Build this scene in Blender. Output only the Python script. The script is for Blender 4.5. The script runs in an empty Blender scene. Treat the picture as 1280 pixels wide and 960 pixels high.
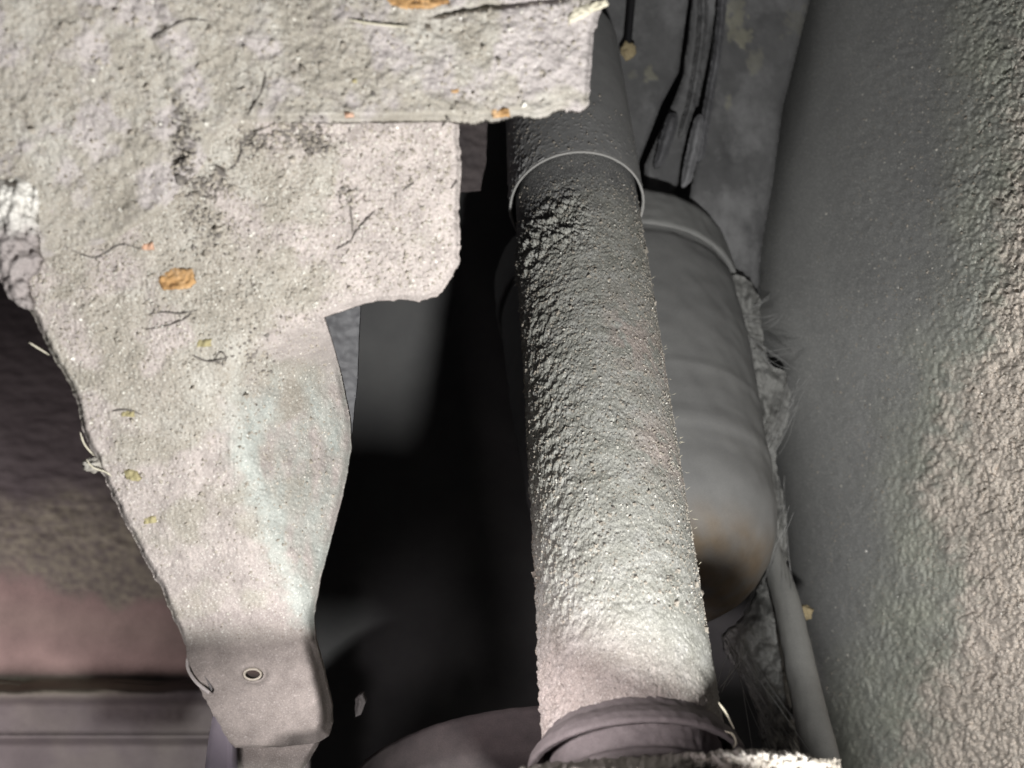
import bpy, math
import numpy as np
from mathutils import Vector

# ------------------------------------------------------------------ scene, camera, light
sc = bpy.context.scene
COL = sc.collection
F = 1400.0                      # focal length in pixels of the 1280 px wide photograph

cam_d = bpy.data.cameras.new("camera")
cam = bpy.data.objects.new("camera", cam_d)
COL.objects.link(cam)
cam.location = (0, 0, 0)
cam.rotation_euler = (math.radians(90), 0, 0)
cam_d.sensor_width = 36.0
cam_d.lens = F / 1280 * 36.0
cam_d.clip_start = 0.01
cam_d.clip_end = 20
cam_d.dof.use_dof = True
cam_d.dof.focus_distance = 0.60
cam_d.dof.aperture_fstop = 9
sc.camera = cam

w = bpy.data.worlds.new("World")
sc.world = w
w.use_nodes = True
w.node_tree.nodes["Background"].inputs[0].default_value = (0.75, 0.72, 0.78, 1)
w.node_tree.nodes["Background"].inputs[1].default_value = 0.020


def lamp(name, kind, loc, target, energy, color, size, spot=None):
    d = bpy.data.lights.new(name, kind)
    d.energy = energy
    d.color = color
    if kind == 'AREA':
        d.shape = 'DISK'
        d.size = size
    else:
        d.shadow_soft_size = size
    if kind == 'SPOT':
        d.spot_size = math.radians(spot)
        d.spot_blend = 1.0
    o = bpy.data.objects.new(name, d)
    COL.objects.link(o)
    o.location = loc
    o.rotation_euler = (Vector(target) - Vector(loc)).to_track_quat('-Z', 'Y').to_euler()
    return o


# hand torch held low and to the right of the camera, and the soft daylight coming in from below on the left
lamp("torch", 'POINT', (0.100, 0.16, -0.18), (0.0, 0.60, 0.02), 12.5, (1.0, 0.99, 0.955), 0.016)
lamp("daylight_under_vehicle", 'SPOT', (-0.20, 0.14, -0.10), (-0.03, 0.50, -0.25), 19.0, (1.0, 0.90, 0.91), 0.05, 50)
lamp("daylight_left", 'SPOT', (-0.62, 0.35, -0.32), (-0.43, 0.86, -0.22), 11.0, (1.0, 0.88, 0.88), 0.10, 50)

sc.view_settings.view_transform = 'Standard'
sc.view_settings.look = 'None'
sc.view_settings.exposure = 0.34
sc.view_settings.gamma = 1.0
sc.view_settings.use_curve_mapping = False

# ------------------------------------------------------------------ noise
def _hash(ix, iy, iz, s):
    h = (ix.astype(np.int64) * 374761393 + iy.astype(np.int64) * 668265263 +
         iz.astype(np.int64) * 2147483647 + s * 974711) & 0xffffffff
    h = ((h ^ (h >> 13)) * 1274126177) & 0xffffffff
    h = ((h ^ (h >> 16)) * 2246822519) & 0xffffffff
    return ((h ^ (h >> 15)) & 0xffffff) / float(0xffffff)


def vnoise(p, s=0):
    """gradient noise, about -1..1"""
    p = p + (0.37 + s * 0.713, 0.71 + s * 0.291, 0.53 + s * 0.417)
    i = np.floor(p).astype(np.int64)
    f = p - i
    u = f * f * f * (f * (f * 6 - 15) + 10)
    r = 0
    for dx in (0, 1):
        wx = u[:, 0] if dx else 1 - u[:, 0]
        for dy in (0, 1):
            wy = u[:, 1] if dy else 1 - u[:, 1]
            for dz in (0, 1):
                wz = u[:, 2] if dz else 1 - u[:, 2]
                h = _hash(i[:, 0] + dx, i[:, 1] + dy, i[:, 2] + dz, s)
                az = h * 40.84
                cz = (h * 997.0) % 1.0 * 2 - 1
                sz = np.sqrt(np.maximum(0, 1 - cz * cz))
                g = (np.cos(az) * sz * (f[:, 0] - dx) + np.sin(az) * sz * (f[:, 1] - dy) + cz * (f[:, 2] - dz))
                r = r + wx * wy * wz * g
    return r * 1.9


def fbm(p, octv=4, s=0, gain=0.5, lac=2.03):
    r = 0
    a = 1.0
    q = np.asarray(p, float)
    for k in range(octv):
        r = r + a * vnoise(q, s + k * 17)
        q = np.stack([0.8 * q[:, 0] - 0.6 * q[:, 1], 0.48 * q[:, 0] + 0.64 * q[:, 1] - 0.6 * q[:, 2],
                      0.36 * q[:, 0] + 0.48 * q[:, 1] + 0.8 * q[:, 2]], 1) * lac + 13.7
        a *= gain
    return r


def worley(p, s=0):
    """distance to nearest and second nearest feature point"""
    i = np.floor(p).astype(np.int64)
    f1 = np.full(len(p), 9.0)
    f2 = np.full(len(p), 9.0)
    for dx in (-1, 0, 1):
        for dy in (-1, 0, 1):
            for dz in (-1, 0, 1):
                cx, cy, cz = i[:, 0] + dx, i[:, 1] + dy, i[:, 2] + dz
                q = np.stack([cx + _hash(cx, cy, cz, s + 1), cy + _hash(cx, cy, cz, s + 2),
                              cz + _hash(cx, cy, cz, s + 3)], 1)
                d = np.sqrt(((q - p) ** 2).sum(1))
                m = d < f1
                f2 = np.where(m, f1, np.minimum(f2, d))
                f1 = np.where(m, d, f1)
    return f1, f2


def sstep(a, b, x):
    t = np.clip((x - a) / (b - a), 0, 1)
    return t * t * (3 - 2 * t)


def P(x, y, d):
    """point seen at photograph position x, y at the distance d in metres"""
    return np.stack([(x - 640) / F * d, d + 0 * x, (480 - y) / F * d], -1)


def V(x, y, d):
    return Vector(((x - 640) / F * d, d, (480 - y) / F * d))


# ------------------------------------------------------------------ object helpers
def mesh_np(name, verts, faces, mat, parent=None, attrs=None, smooth=True):
    me = bpy.data.meshes.new(name)
    faces = np.asarray(faces, dtype=np.int32)
    n, k = faces.shape
    me.vertices.add(len(verts))
    me.vertices.foreach_set("co", np.asarray(verts, dtype=np.float32).ravel())
    me.loops.add(n * k)
    me.loops.foreach_set("vertex_index", faces.ravel())
    me.polygons.add(n)
    me.polygons.foreach_set("loop_start", np.arange(0, n * k, k, dtype=np.int32))
    me.polygons.foreach_set("use_smooth", np.full(n, smooth))
    me.update(calc_edges=True)
    me.validate()
    if attrs:
        for an, av in attrs.items():
            a = me.attributes.new(an, 'FLOAT', 'POINT')
            if len(a.data) == len(av):
                a.data.foreach_set("value", np.asarray(av, dtype=np.float32))
    me.materials.append(mat)
    o = bpy.data.objects.new(name, me)
    COL.objects.link(o)
    if parent:
        o.parent = parent
    return o


def tag(o, label=None, cat=None, group=None, kind=None):
    if label: o["label"] = label
    if cat: o["category"] = cat
    if group: o["group"] = group
    if kind: o["kind"] = kind
    return o


def empty(name, label, cat, loc=(0, 0, 0)):
    o = bpy.data.objects.new(name, None)
    o.empty_display_size = 0.02
    COL.objects.link(o)
    # parts are modelled in scene coordinates
    return tag(o, label, cat)


def resample(pts, seg=6.0, jag=0.0, scale=12.0, seed=0, closed=True):
    pts = np.array(pts, float)
    out = []
    n = len(pts)
    for i in range(n if closed else n - 1):
        a, b = pts[i], pts[(i + 1) % n]
        m = max(1, int(np.hypot(*(b - a)) / seg))
        for k in range(m):
            out.append(a + (b - a) * k / m)
    if not closed:
        out.append(pts[-1])
    out = np.array(out)
    if jag:
        q = np.concatenate([out / scale, np.zeros((len(out), 1))], 1)
        out = out + jag * np.stack([fbm(q, 4, seed, 0.65), fbm(q, 4, seed + 50, 0.65)], 1)
    return out


def catmull(pts, m=8, closed=False):
    pts = np.array(pts, float)
    n = len(pts)
    res = []
    rng = range(n) if closed else range(n - 1)
    for i in rng:
        if closed:
            p0, p1, p2, p3 = pts[i - 1], pts[i], pts[(i + 1) % n], pts[(i + 2) % n]
        else:
            p0, p1, p2, p3 = pts[max(i - 1, 0)], pts[i], pts[i + 1], pts[min(i + 2, n - 1)]
        for k in range(m):
            t = k / m
            res.append(0.5 * ((2 * p1) + (-p0 + p2) * t + (2 * p0 - 5 * p1 + 4 * p2 - p3) * t * t +
                              (-p0 + 3 * p1 - 3 * p2 + p3) * t ** 3))
    if not closed:
        res.append(pts[-1])
    return np.array(res)


def closest(pts, poly):
    """distance to and closest point on a closed polyline"""
    best = np.full(len(pts), 1e18)
    cp = np.zeros_like(pts)
    n = len(poly)
    for i in range(n):
        a, b = poly[i], poly[(i + 1) % n]
        ab = b - a
        t = np.clip(((pts - a) @ ab) / max(ab @ ab, 1e-12), 0, 1)
        q = a + t[:, None] * ab
        d = ((pts - q) ** 2).sum(1)
        m = d < best
        best = np.where(m, d, best)
        cp[m] = q[m]
    return np.sqrt(best), cp


def inside(pts, poly):
    r = np.zeros(len(pts), bool)
    n = len(poly)
    x, y = pts[:, 0], pts[:, 1]
    for i in range(n):
        x1, y1 = poly[i]
        x2, y2 = poly[(i + 1) % n]
        if y1 == y2:
            continue
        c = ((y1 > y) != (y2 > y)) & (x < (x2 - x1) * (y - y1) / (y2 - y1) + x1)
        r ^= c
    return r


def sheet(name, poly, depth_fn, step, thick, mat, parent=None, holes=()):
    """thick plate with an outline and a modelled relief on its front"""
    poly = np.asarray(poly, float)
    x0, y0 = poly.min(0) - step
    x1, y1 = poly.max(0) + step
    nx, ny = int((x1 - x0) / step) + 2, int((y1 - y0) / step) + 2
    gx, gy = np.meshgrid(x0 + np.arange(nx) * step, y0 + np.arange(ny) * step)
    pts = np.stack([gx.ravel(), gy.ravel()], 1)
    ins = inside(pts, poly)
    for h in holes:
        ins &= ~inside(pts, h)
    idx = np.arange(nx * ny).reshape(ny, nx)
    c = np.stack([idx[:-1, :-1], idx[1:, :-1], idx[1:, 1:], idx[:-1, 1:]], -1).reshape(-1, 4)
    keep = ins[c].any(1)
    c = c[keep]
    used = np.unique(c)
    remap = -np.ones(nx * ny, np.int64)
    remap[used] = np.arange(len(used))
    c = remap[c]
    p = pts[used].copy()
    i2 = ins[used]
    dist, cp = closest(p, poly)
    for h in holes:
        dh, ch = closest(p, h)
        m = dh < dist
        dist = np.where(m, dh, dist)
        cp[m] = ch[m]
    p[~i2] = cp[~i2]
    dist[~i2] = 0
    d, attrs = depth_fn(p[:, 0], p[:, 1], dist)
    front = P(p[:, 0], p[:, 1], d)
    back = front + np.array([0, thick, 0])
    n = len(front)
    e = np.concatenate([c[:, [0, 1]], c[:, [1, 2]], c[:, [2, 3]], c[:, [3, 0]]])
    key = np.sort(e, 1)
    k1 = key[:, 0] * (n + 1) + key[:, 1]
    _, inv, cnt = np.unique(k1, return_inverse=True, return_counts=True)
    be = e[cnt[inv] == 1]
    skirt = np.stack([be[:, 1], be[:, 0], be[:, 0] + n, be[:, 1] + n], 1)
    faces = np.concatenate([c, c[:, ::-1] + n, skirt])
    verts = np.concatenate([front, back])
    at = {k: np.concatenate([v, v]) for k, v in attrs.items()}
    return mesh_np(name, verts, faces, mat, parent, at)


def lathe(name, origin, axis, prof, mat, parent=None, nseg=96, disp=None, ref=None, attrs_fn=None, fine=None):
    """prof: list of (t along axis, radius) ; ref = direction of angle 0"""
    axis = np.array(axis, float); axis /= np.linalg.norm(axis)
    ref = np.array(ref if ref is not None else (0, -1, 0), float)
    u = ref - axis * (ref @ axis); u /= np.linalg.norm(u)
    v = np.cross(axis, u)
    prof = np.array(prof, float)
    if fine is None:
        th = np.linspace(-math.pi, math.pi, nseg, endpoint=False)
    else:
        nf, nb, half = fine
        th = np.concatenate([np.linspace(-half, half, nf, endpoint=False),
                             np.linspace(half, 2 * math.pi - half, nb, endpoint=False)])
    T, TH = np.meshgrid(prof[:, 0], th, indexing='ij')
    R, _ = np.meshgrid(prof[:, 1], th, indexing='ij')
    T, TH, R = T.ravel(), TH.ravel(), R.ravel()
    base = np.array(origin)[None] + T[:, None] * axis
    nrm = np.cos(TH)[:, None] * u + np.sin(TH)[:, None] * v
    at = {}
    if disp is not None:
        dr, at = disp(T, TH, R, base + R[:, None] * nrm)
        R = R + dr
    co = base + R[:, None] * nrm
    a, b = len(prof), len(th)
    idx = np.arange(a * b).reshape(a, b)
    j = np.roll(idx, -1, 1)
    f = np.stack([idx[:-1], idx[1:], j[1:], j[:-1]], -1).reshape(-1, 4)
    return mesh_np(name, co, f, mat, parent, at)


def dense(prof, seg=0.002):
    out = []
    for (a, b) in zip(prof[:-1], prof[1:]):
        n = max(1, int(math.hypot(b[0] - a[0], b[1] - a[1]) / seg))
        for k in range(n):
            t = k / n
            out.append((a[0] + (b[0] - a[0]) * t, a[1] + (b[1] - a[1]) * t))
    out.append(prof[-1])
    return out


def tube_geo(pts, r, ns=6, taper=False, rough=0.0):
    pts = np.asarray(pts, float)
    n = len(pts)
    tan = np.gradient(pts, axis=0)
    tan /= np.linalg.norm(tan, axis=1)[:, None] + 1e-12
    ref = np.array([0, -1, 0.13])
    u = np.cross(tan, ref); u /= np.linalg.norm(u, axis=1)[:, None] + 1e-12
    v = np.cross(tan, u)
    rr = np.full(n, r) if np.isscalar(r) else np.asarray(r)
    if taper:
        rr = rr * np.clip(np.minimum(np.arange(n), np.arange(n)[::-1]) / (n * 0.3) + 0.25, 0, 1)
    th = np.linspace(0, 2 * math.pi, ns, endpoint=False)
    co = (pts[:, None] + rr[:, None, None] * (np.cos(th)[None, :, None] * u[:, None] + np.sin(th)[None, :, None] * v[:, None])).reshape(-1, 3)
    idx = np.arange(n * ns).reshape(n, ns)
    j = np.roll(idx, -1, 1)
    f = np.stack([idx[:-1], j[:-1], j[1:], idx[1:]], -1).reshape(-1, 4)
    return co, f


def tubes(name, lst, mat, parent=None, ns=6, taper=True):
    vs, fs, k = [], [], 0
    for pts, r in lst:
        c, f = tube_geo(pts, r, ns, taper)
        vs.append(c); fs.append(f + k); k += len(c)
    return mesh_np(name, np.concatenate(vs), np.concatenate(fs), mat, parent)


# ------------------------------------------------------------------ materials
def material(name, cols, scale=40, detail=6, bump=0.3, bump_scale=900, rough=0.85, speck=0.0,
             speck_col=(0.85, 0.84, 0.80), attr=None, attr_col=None, attr2=None, attr2_col=None, attr3=None, attr3_col=None, spec=0.25, bump_dist=0.0006,
             stain=None, stain_scale=9, grain=0.0, pit=0.0):
    m = bpy.data.materials.new(name)
    m.use_nodes = True
    nt = m.node_tree
    N, L = nt.nodes, nt.links
    bs = N["Principled BSDF"]
    tc = N.new("ShaderNodeTexCoord")
    def noise(sc_, det=4, rough_=0.6):
        n = N.new("ShaderNodeTexNoise")
        n.inputs["Scale"].default_value = sc_
        n.inputs["Detail"].default_value = det
        n.inputs["Roughness"].default_value = rough_
        L.new(tc.outputs["Object"], n.inputs["Vector"])
        return n
    def ramp(src, stops):
        r = N.new("ShaderNodeValToRGB")
        el = r.color_ramp.elements
        while len(el) < len(stops):
            el.new(0.5)
        for e, (pos, c) in zip(el, stops):
            e.position = pos
            e.color = (*c, 1) if len(c) == 3 else c
        L.new(src, r.inputs[0])
        return r.outputs[0]
    def mix(fac, a, b, mode='MIX'):
        x = N.new("ShaderNodeMix"); x.data_type = 'RGBA'; x.blend_type = mode
        if hasattr(fac, 'is_linked'): L.new(fac, x.inputs[0])
        else: x.inputs[0].default_value = fac
        for s, i in ((a, 6), (b, 7)):
            if hasattr(s, 'is_linked'): L.new(s, x.inputs[i])
            else: x.inputs[i].default_value = (*s, 1)
        return x.outputs[2]
    n1 = noise(scale, detail, 0.65)
    k = len(cols)
    col = ramp(n1.outputs["Fac"], [(0.3 + 0.4 * i / max(1, k - 1), c) for i, c in enumerate(cols)])
    if stain:
        ns = noise(stain_scale, 5, 0.7)
        f = ramp(ns.outputs["Fac"], [(0.50, (0, 0, 0)), (0.66, (1, 1, 1))])
        col = mix(f, col, stain)
    for a_, c_ in ((attr, attr_col), (attr2, attr2_col), (attr3, attr3_col)):
        if a_:
            at = N.new("ShaderNodeAttribute"); at.attribute_name = a_
            nz = noise(scale * 1.7, 5)
            c2 = ramp(nz.outputs["Fac"], [(0.3, tuple(v * 0.8 for v in c_)), (0.7, tuple(min(1, v * 1.2) for v in c_))])
            col = mix(at.outputs["Fac"], col, c2)
    if grain:
        ng = noise(1500, 3, 0.8)
        g = ramp(ng.outputs["Fac"], [(0.32, (1 - 1.6 * grain,) * 3), (0.68, (1 + 1.6 * grain,) * 3)])
        col = mix(1.0, col, g, 'MULTIPLY')
    if pit:
        np_ = noise(620, 2, 0.6)
        f = ramp(np_.outputs["Fac"], [(0.30, (1 - pit,) * 3), (0.37, (1, 1, 1))])
        col = mix(1.0, col, f, 'MULTIPLY')
    if speck:
        nv = noise(1150, 1, 0.5)  # scattered pale specks: glints of sand grains put into the base colour
        f = ramp(nv.outputs["Fac"], [(0.64, (0, 0, 0)), (0.69, (speck,) * 3)])
        col = mix(f, col, speck_col)
    L.new(col, bs.inputs["Base Color"])
    bs.inputs["Roughness"].default_value = rough
    bs.inputs["Specular IOR Level"].default_value = spec
    if bump:
        nb = noise(bump_scale, 5, 0.7)
        b = N.new("ShaderNodeBump")
        b.inputs["Strength"].default_value = bump
        b.inputs["Distance"].default_value = bump_dist
        L.new(nb.outputs["Fac"], b.inputs["Height"])
        L.new(b.outputs[0], bs.inputs["Normal"])
    return m


M = {}
M['crust'] = material("pale_mud_crust", [(0.245, 0.226, 0.195), (0.30, 0.276, 0.242), (0.35, 0.322, 0.29)], 60, bump=0.6,
                      attr="pink", attr_col=(0.365, 0.325, 0.31), attr2="smooth", attr2_col=(0.43, 0.405, 0.37),
                      speck=0.4, grain=0.16, pit=0.08, stain=(0.38, 0.362, 0.33), stain_scale=28, attr3="flank", attr3_col=(0.345, 0.36, 0.34))
M['crust_top'] = material("pale_mud_on_flange", [(0.25, 0.23, 0.197), (0.31, 0.287, 0.25), (0.36, 0.336, 0.305)], 45, bump=0.7,
                          attr="pink", attr_col=(0.38, 0.348, 0.342), attr2="dark", attr2_col=(0.12, 0.10, 0.11),
                          speck=0.3, grain=0.12, stain=(0.39, 0.372, 0.34), stain_scale=30)
M['shock_mud'] = material("grey_mud_crust", [(0.27, 0.27, 0.24), (0.38, 0.38, 0.35), (0.46, 0.46, 0.44)], 90, bump=0.5,
                          attr="paint", attr_col=(0.235, 0.235, 0.237), attr2="pink", attr2_col=(0.47, 0.39, 0.36),
                          speck=0.6, grain=0.26, pit=0.5)
M['paint'] = material("dusty_black_paint", [(0.32, 0.32, 0.322), (0.40, 0.40, 0.40)], 60, bump=0.25, speck=0.35, grain=0.1,
                      speck_col=(0.3, 0.29, 0.27), rough=0.7)
M['rim'] = material("worn_rim", [(0.33, 0.33, 0.32), (0.42, 0.41, 0.40)], 80, bump=0.2, rough=0.6)
M['rubber'] = material("dusty_rubber", [(0.195, 0.195, 0.195), (0.23, 0.23, 0.228)], 40, bump=0.15, rough=0.8, grain=0.06,
                       attr="dust", attr_col=(0.21, 0.155, 0.10))
M['rubber_ring'] = material("dusty_ring", [(0.22, 0.22, 0.218), (0.28, 0.28, 0.275)], 40, bump=0.2, rough=0.75)
M['liner'] = material("wheel_housing_mud", [(0.235, 0.237, 0.236), (0.285, 0.287, 0.284)], 30, bump=0.35,
                      attr="green", attr_col=(0.32, 0.33, 0.28), attr2="tan", attr2_col=(0.47, 0.42, 0.375),
                      speck=0.5, grain=0.22, rough=0.75)
M['rail'] = material("dusty_dark_steel", [(0.085, 0.085, 0.088), (0.15, 0.15, 0.153)], 18, bump=0.2, rough=0.65,
                     stain=(0.20, 0.20, 0.205), stain_scale=14, attr="patch", attr_col=(0.30, 0.29, 0.22))
M['rail_highlight'] = material("steel_painted_highlight", [(0.13, 0.13, 0.14), (0.24, 0.24, 0.25)], 30, bump=0.2, rough=0.5)  # lighter steel for a blurred highlight streak painted on the rail
M['rail_mid'] = material("worn_steel", [(0.08, 0.08, 0.085), (0.15, 0.15, 0.16)], 30, bump=0.2, rough=0.6)
M['seal'] = material("grey_sealant", [(0.19, 0.19, 0.185), (0.30, 0.30, 0.29)], 70, bump=0.5, grain=0.15)
M['hose'] = material("grey_hose", [(0.22, 0.22, 0.215), (0.30, 0.30, 0.29)], 25, bump=0.2, grain=0.08)
M['dark'] = material("dark_underbody", [(0.012, 0.012, 0.014), (0.022, 0.021, 0.022)], 20, bump=0.2)
M['back'] = material("dark_side_member", [(0.10, 0.10, 0.104), (0.14, 0.14, 0.14)], 14, bump=0.15, rough=0.7)
M['panel'] = material("left_panel", [(0.11, 0.095, 0.098), (0.155, 0.135, 0.138)], 22, bump=0.3,
                      attr="olive", attr_col=(0.33, 0.31, 0.24), attr2="mauve", attr2_col=(0.35, 0.255, 0.235), rough=0.7)
M['panel_grey'] = material("left_ledge", [(0.10, 0.09, 0.10), (0.15, 0.135, 0.15)], 30, bump=0.2)
M['fibre_dark'] = material("dark_fibre", [(0.10, 0.09, 0.085), (0.17, 0.155, 0.14)], 60, bump=0)
M['fibre_pale'] = material("pale_fibre", [(0.5, 0.47, 0.36), (0.62, 0.58, 0.48)], 60, bump=0)
M['web'] = material("cobweb_thread", [(0.22, 0.22, 0.22), (0.32, 0.32, 0.32)], 60, bump=0)
M['flake'] = material("orange_rust_flake", [(0.22, 0.12, 0.05), (0.42, 0.25, 0.11), (0.52, 0.36, 0.22)], 160, bump=0.5)
M['flake_pink'] = material("pink_rust_flake", [(0.45, 0.26, 0.17), (0.55, 0.36, 0.27)], 160, bump=0.4)
M['moss'] = material("ochre_fleck", [(0.30, 0.26, 0.14), (0.38, 0.34, 0.20)], 160, bump=0.4)
M['stone'] = material("tan_pebble", [(0.30, 0.24, 0.14), (0.42, 0.35, 0.22)], 120, bump=0.4)
M['chalk'] = material("white_mud_clod", [(0.50, 0.48, 0.45), (0.66, 0.65, 0.62)], 70, bump=0.5, grain=0.12,
                      attr="dark", attr_col=(0.22, 0.19, 0.19))
M['metal'] = material("bare_metal_edge", [(0.5, 0.48, 0.38), (0.62, 0.6, 0.5)], 90, bump=0.1, rough=0.4, spec=0.6)
M['seat'] = material("spring_seat_dust", [(0.07, 0.06, 0.062), (0.12, 0.10, 0.10)], 40, bump=0.4, grain=0.12)
M['lower_crust'] = material("axle_crust", [(0.34, 0.31, 0.285), (0.50, 0.475, 0.44)], 60, bump=0.8, speck=0.6, grain=0.2)
M['collar'] = material("shock_collar", [(0.19, 0.17, 0.172), (0.27, 0.245, 0.245)], 50, bump=0.3, grain=0.1)
M['lilac'] = material("lilac_lit_side", [(0.28, 0.26, 0.31), (0.36, 0.34, 0.38)], 30, bump=0.3)

# ------------------------------------------------------------------ THE SETTING: dark side member far back, underbody panel on the left
def back_depth(x, y, dist):
    d = 0.97 + 0.00012 * (x - 440) + 0 * x
    q = np.stack([x / 70, y / 70, 0 * x], 1)
    return d + 0.002 * fbm(q, 3, 5), {}
o = sheet("side_member", resample([(330, -120), (1100, -120), (1100, 1250), (330, 1250)], 200), back_depth, 12, 0.02, M['back'])
tag(o, kind="structure")

def panel_depth(x, y, dist):
    q = np.stack([x / 34, y / 12, 0 * x], 1)
    q2 = np.stack([x / 60, y / 60, 0 * x], 1)
    q3 = np.stack([x / 9, y / 7, 0 * x], 1)
    d = 0.86 - 0.00008 * (y - 300)
    up = 1 - sstep(640, 720, y + 20 * fbm(q2, 2, 4))
    d = d - 0.0012 * fbm(q, 3, 3) * up
    d = d - 0.03 * sstep(846, 866, y + 3 * fbm(q2, 2, 9)) + 0.012 * sstep(870, 884, y)
    d = d - 0.004 * np.exp(-((y - 921) / 3.5) ** 2)
    d = d + 0.012 * sstep(922, 934, y) - 0.0003 * fbm(q3, 4, 44) * sstep(850, 870, y)
    olive = sstep(610, 680, y + 0.15 * x + 25 * fbm(q2, 4, 8)) * (1 - sstep(706, 732, y - 0.18 * x + 14 * fbm(q2, 4, 18)))
    olive = np.maximum(olive * (0.6 + 0.4 * vnoise(q3, 2)), np.exp(-((y - 856) / 12) ** 2) * (1 - sstep(100, 260, x)))
    olive = np.maximum(olive, sstep(868, 880, y) * 0.10 * np.clip(fbm(q2, 4, 99) + 0.3, 0, 1))
    d = d - 0.0011 * np.clip(fbm(q3, 3, 30), 0, 1) * olive
    mauve = sstep(706, 732, y - 0.18 * x + 14 * fbm(q2, 4, 18)) * (1 - sstep(838, 850, y))
    ylw = mauve * np.exp(-((y - 770 - 0.1 * x) / 34) ** 2) * 0.55
    return d, {"olive": np.clip(olive + ylw, 0, 1), "mauve": np.clip(mauve - ylw * 0.5, 0, 1)}
o = sheet("underbody_panel", resample([(-200, 180), (384, 180), (384, 1150), (-200, 1150)], 200), panel_depth, 3.0, 0.02, M['panel'])
tag(o, kind="structure")

# ------------------------------------------------------------------ right: wheel housing panel with crusted mud
edge_r = catmull([(1030, -120), (1004, 0), (985, 95), (958, 215), (938, 320), (930, 400), (950, 500), (972, 600), (988, 720), (1012, 850), (1040, 960), (1070, 1080)], 6)
poly = np.concatenate([edge_r, [(1400, 1080), (1400, -120)]])
def liner_depth(x, y, dist):
    ex = np.interp(y, edge_r[:, 1], edge_r[:, 0])
    s = x - ex
    d = 0.600 + 0.34 * (1 - np.clip(s / 400, 0, 3)) 
    d = d + 0.05 * np.exp(-np.clip(s, 0, 999) / 22)      # rolls away at its left edge
    base = P(x, y, d)
    # mud starts along a wandering line
    q = np.stack([x / 110, y / 110, 0 * x], 1)
    wob = 30 * fbm(q, 4, 2)
    lim_g = np.interp(y, [-100, 0, 150, 300, 450, 560, 640, 760, 860, 1000], [1170, 1165, 1190, 1178, 1150, 1135, 1105, 1065, 1035, 1010])
    lim_t = np.interp(y, [-100, 0, 120, 260, 330, 450, 560, 640, 720, 800, 880, 1000], [1330, 1300, 1275, 1262, 1245, 1215, 1180, 1175, 1205, 1215, 1165, 1120])
    mud = sstep(-45, 55, x + wob - lim_g)
    tan = sstep(-34, 34, x + 0.7 * wob - lim_t + 22 * fbm(np.stack([x / 24, y / 24, 0 * x], 1), 5, 8, 0.65))
    # wavy rippled crust, ripples leaning to the right
    a = math.radians(62)
    uu = (x * math.cos(a) - y * math.sin(a)) * 1.0
    vv = (x * math.sin(a) + y * math.cos(a)) * 1.0
    wq = np.stack([x / 22, y / 22, 0 * x], 1)
    uu = uu + 6 * vnoise(wq, 71); vv = vv + 6 * vnoise(wq, 72)
    f1, f2 = worley(np.stack([uu / 15, vv / 9.5, 0 * x], 1), 4)
    cells = np.clip((f2 - f1) * 1.6, 0, 1) ** 0.6
    g1, g2 = worley(np.stack([uu / 7.5, vv / 5.5, 0 * x + 3.3], 1), 14)
    cells2 = np.clip((g2 - g1) * 1.6, 0, 1) ** 0.7
    fine = fbm(np.stack([x / 4.5, y / 4.5, 0 * x], 1), 3, 40)
    f3 = fbm(np.stack([uu / 60, vv / 20, 0 * x], 1), 4, 60)
    crack = np.exp(-(f3 / 0.035) ** 2) * sstep(1170, 1240, x)
    h = mud * (0.75 + 0.75 * tan) * (0.0030 * cells + 0.0022 * cells2 + 0.0009 * fine + 0.0017 * fbm(wq, 4, 90)) - 0.0040 * crack * mud
    # loose grains thrown on the smooth part
    k1, _ = worley(np.stack([x / 13, y / 13, 0 * x], 1), 33)
    keep = _hash(np.floor(x / 30), np.floor(y / 30), 0 * x, 3)
    h = h + 0.0008 * np.clip(1 - k1 * 5, 0, 1) * sstep(1000, 1180, x + wob)
    h = h + 0.00045 * sstep(1000, 1150, x + 0.12 * y) * fbm(np.stack([x / 9, y / 9, 0 * x], 1), 3, 45)
    return d - h, {"green": np.clip(mud * 0.95, 0, 1) * (0.72 + 0.28 * vnoise(wq * 0.6, 12)), "tan": tan * mud}
liner = sheet("wheel_housing", poly, liner_depth, 1.55, 0.012, M['liner'])
tag(liner, "large dark grey wheel housing panel at right, its outer side crusted with rippled tan mud", "panel")

# small tan stone lodged by the edge of the housing
def blob(name, c, r, mat, parent=None, seed=0, amp=0.25, seg=20):
    th, ph = np.meshgrid(np.linspace(0.001, math.pi - 0.001, seg), np.linspace(0, 2 * math.pi, seg * 2, endpoint=False), indexing='ij')
    n = np.stack([np.sin(th) * np.cos(ph), np.sin(th) * np.sin(ph), np.cos(th)], -1).reshape(-1, 3)
    k = 1 + amp * fbm(n * 1.6 + seed, 4, seed)
    co = np.array(c) + n * k[:, None] * np.array(r)
    a, b = th.shape
    idx = np.arange(a * b).reshape(a, b); j = np.roll(idx, -1, 1)
    f = np.stack([idx[:-1], idx[1:], j[1:], j[:-1]], -1).reshape(-1, 4)
    return mesh_np(name, co, f, mat, parent)

o = blob("pebble", V(1004, 766, 0.845), (0.0068, 0.006, 0.0062), M['stone'], None, 3, 0.22)
tag(o, "small tan pebble stuck beside the grey hose on the wheel housing", "pebble")

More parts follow.
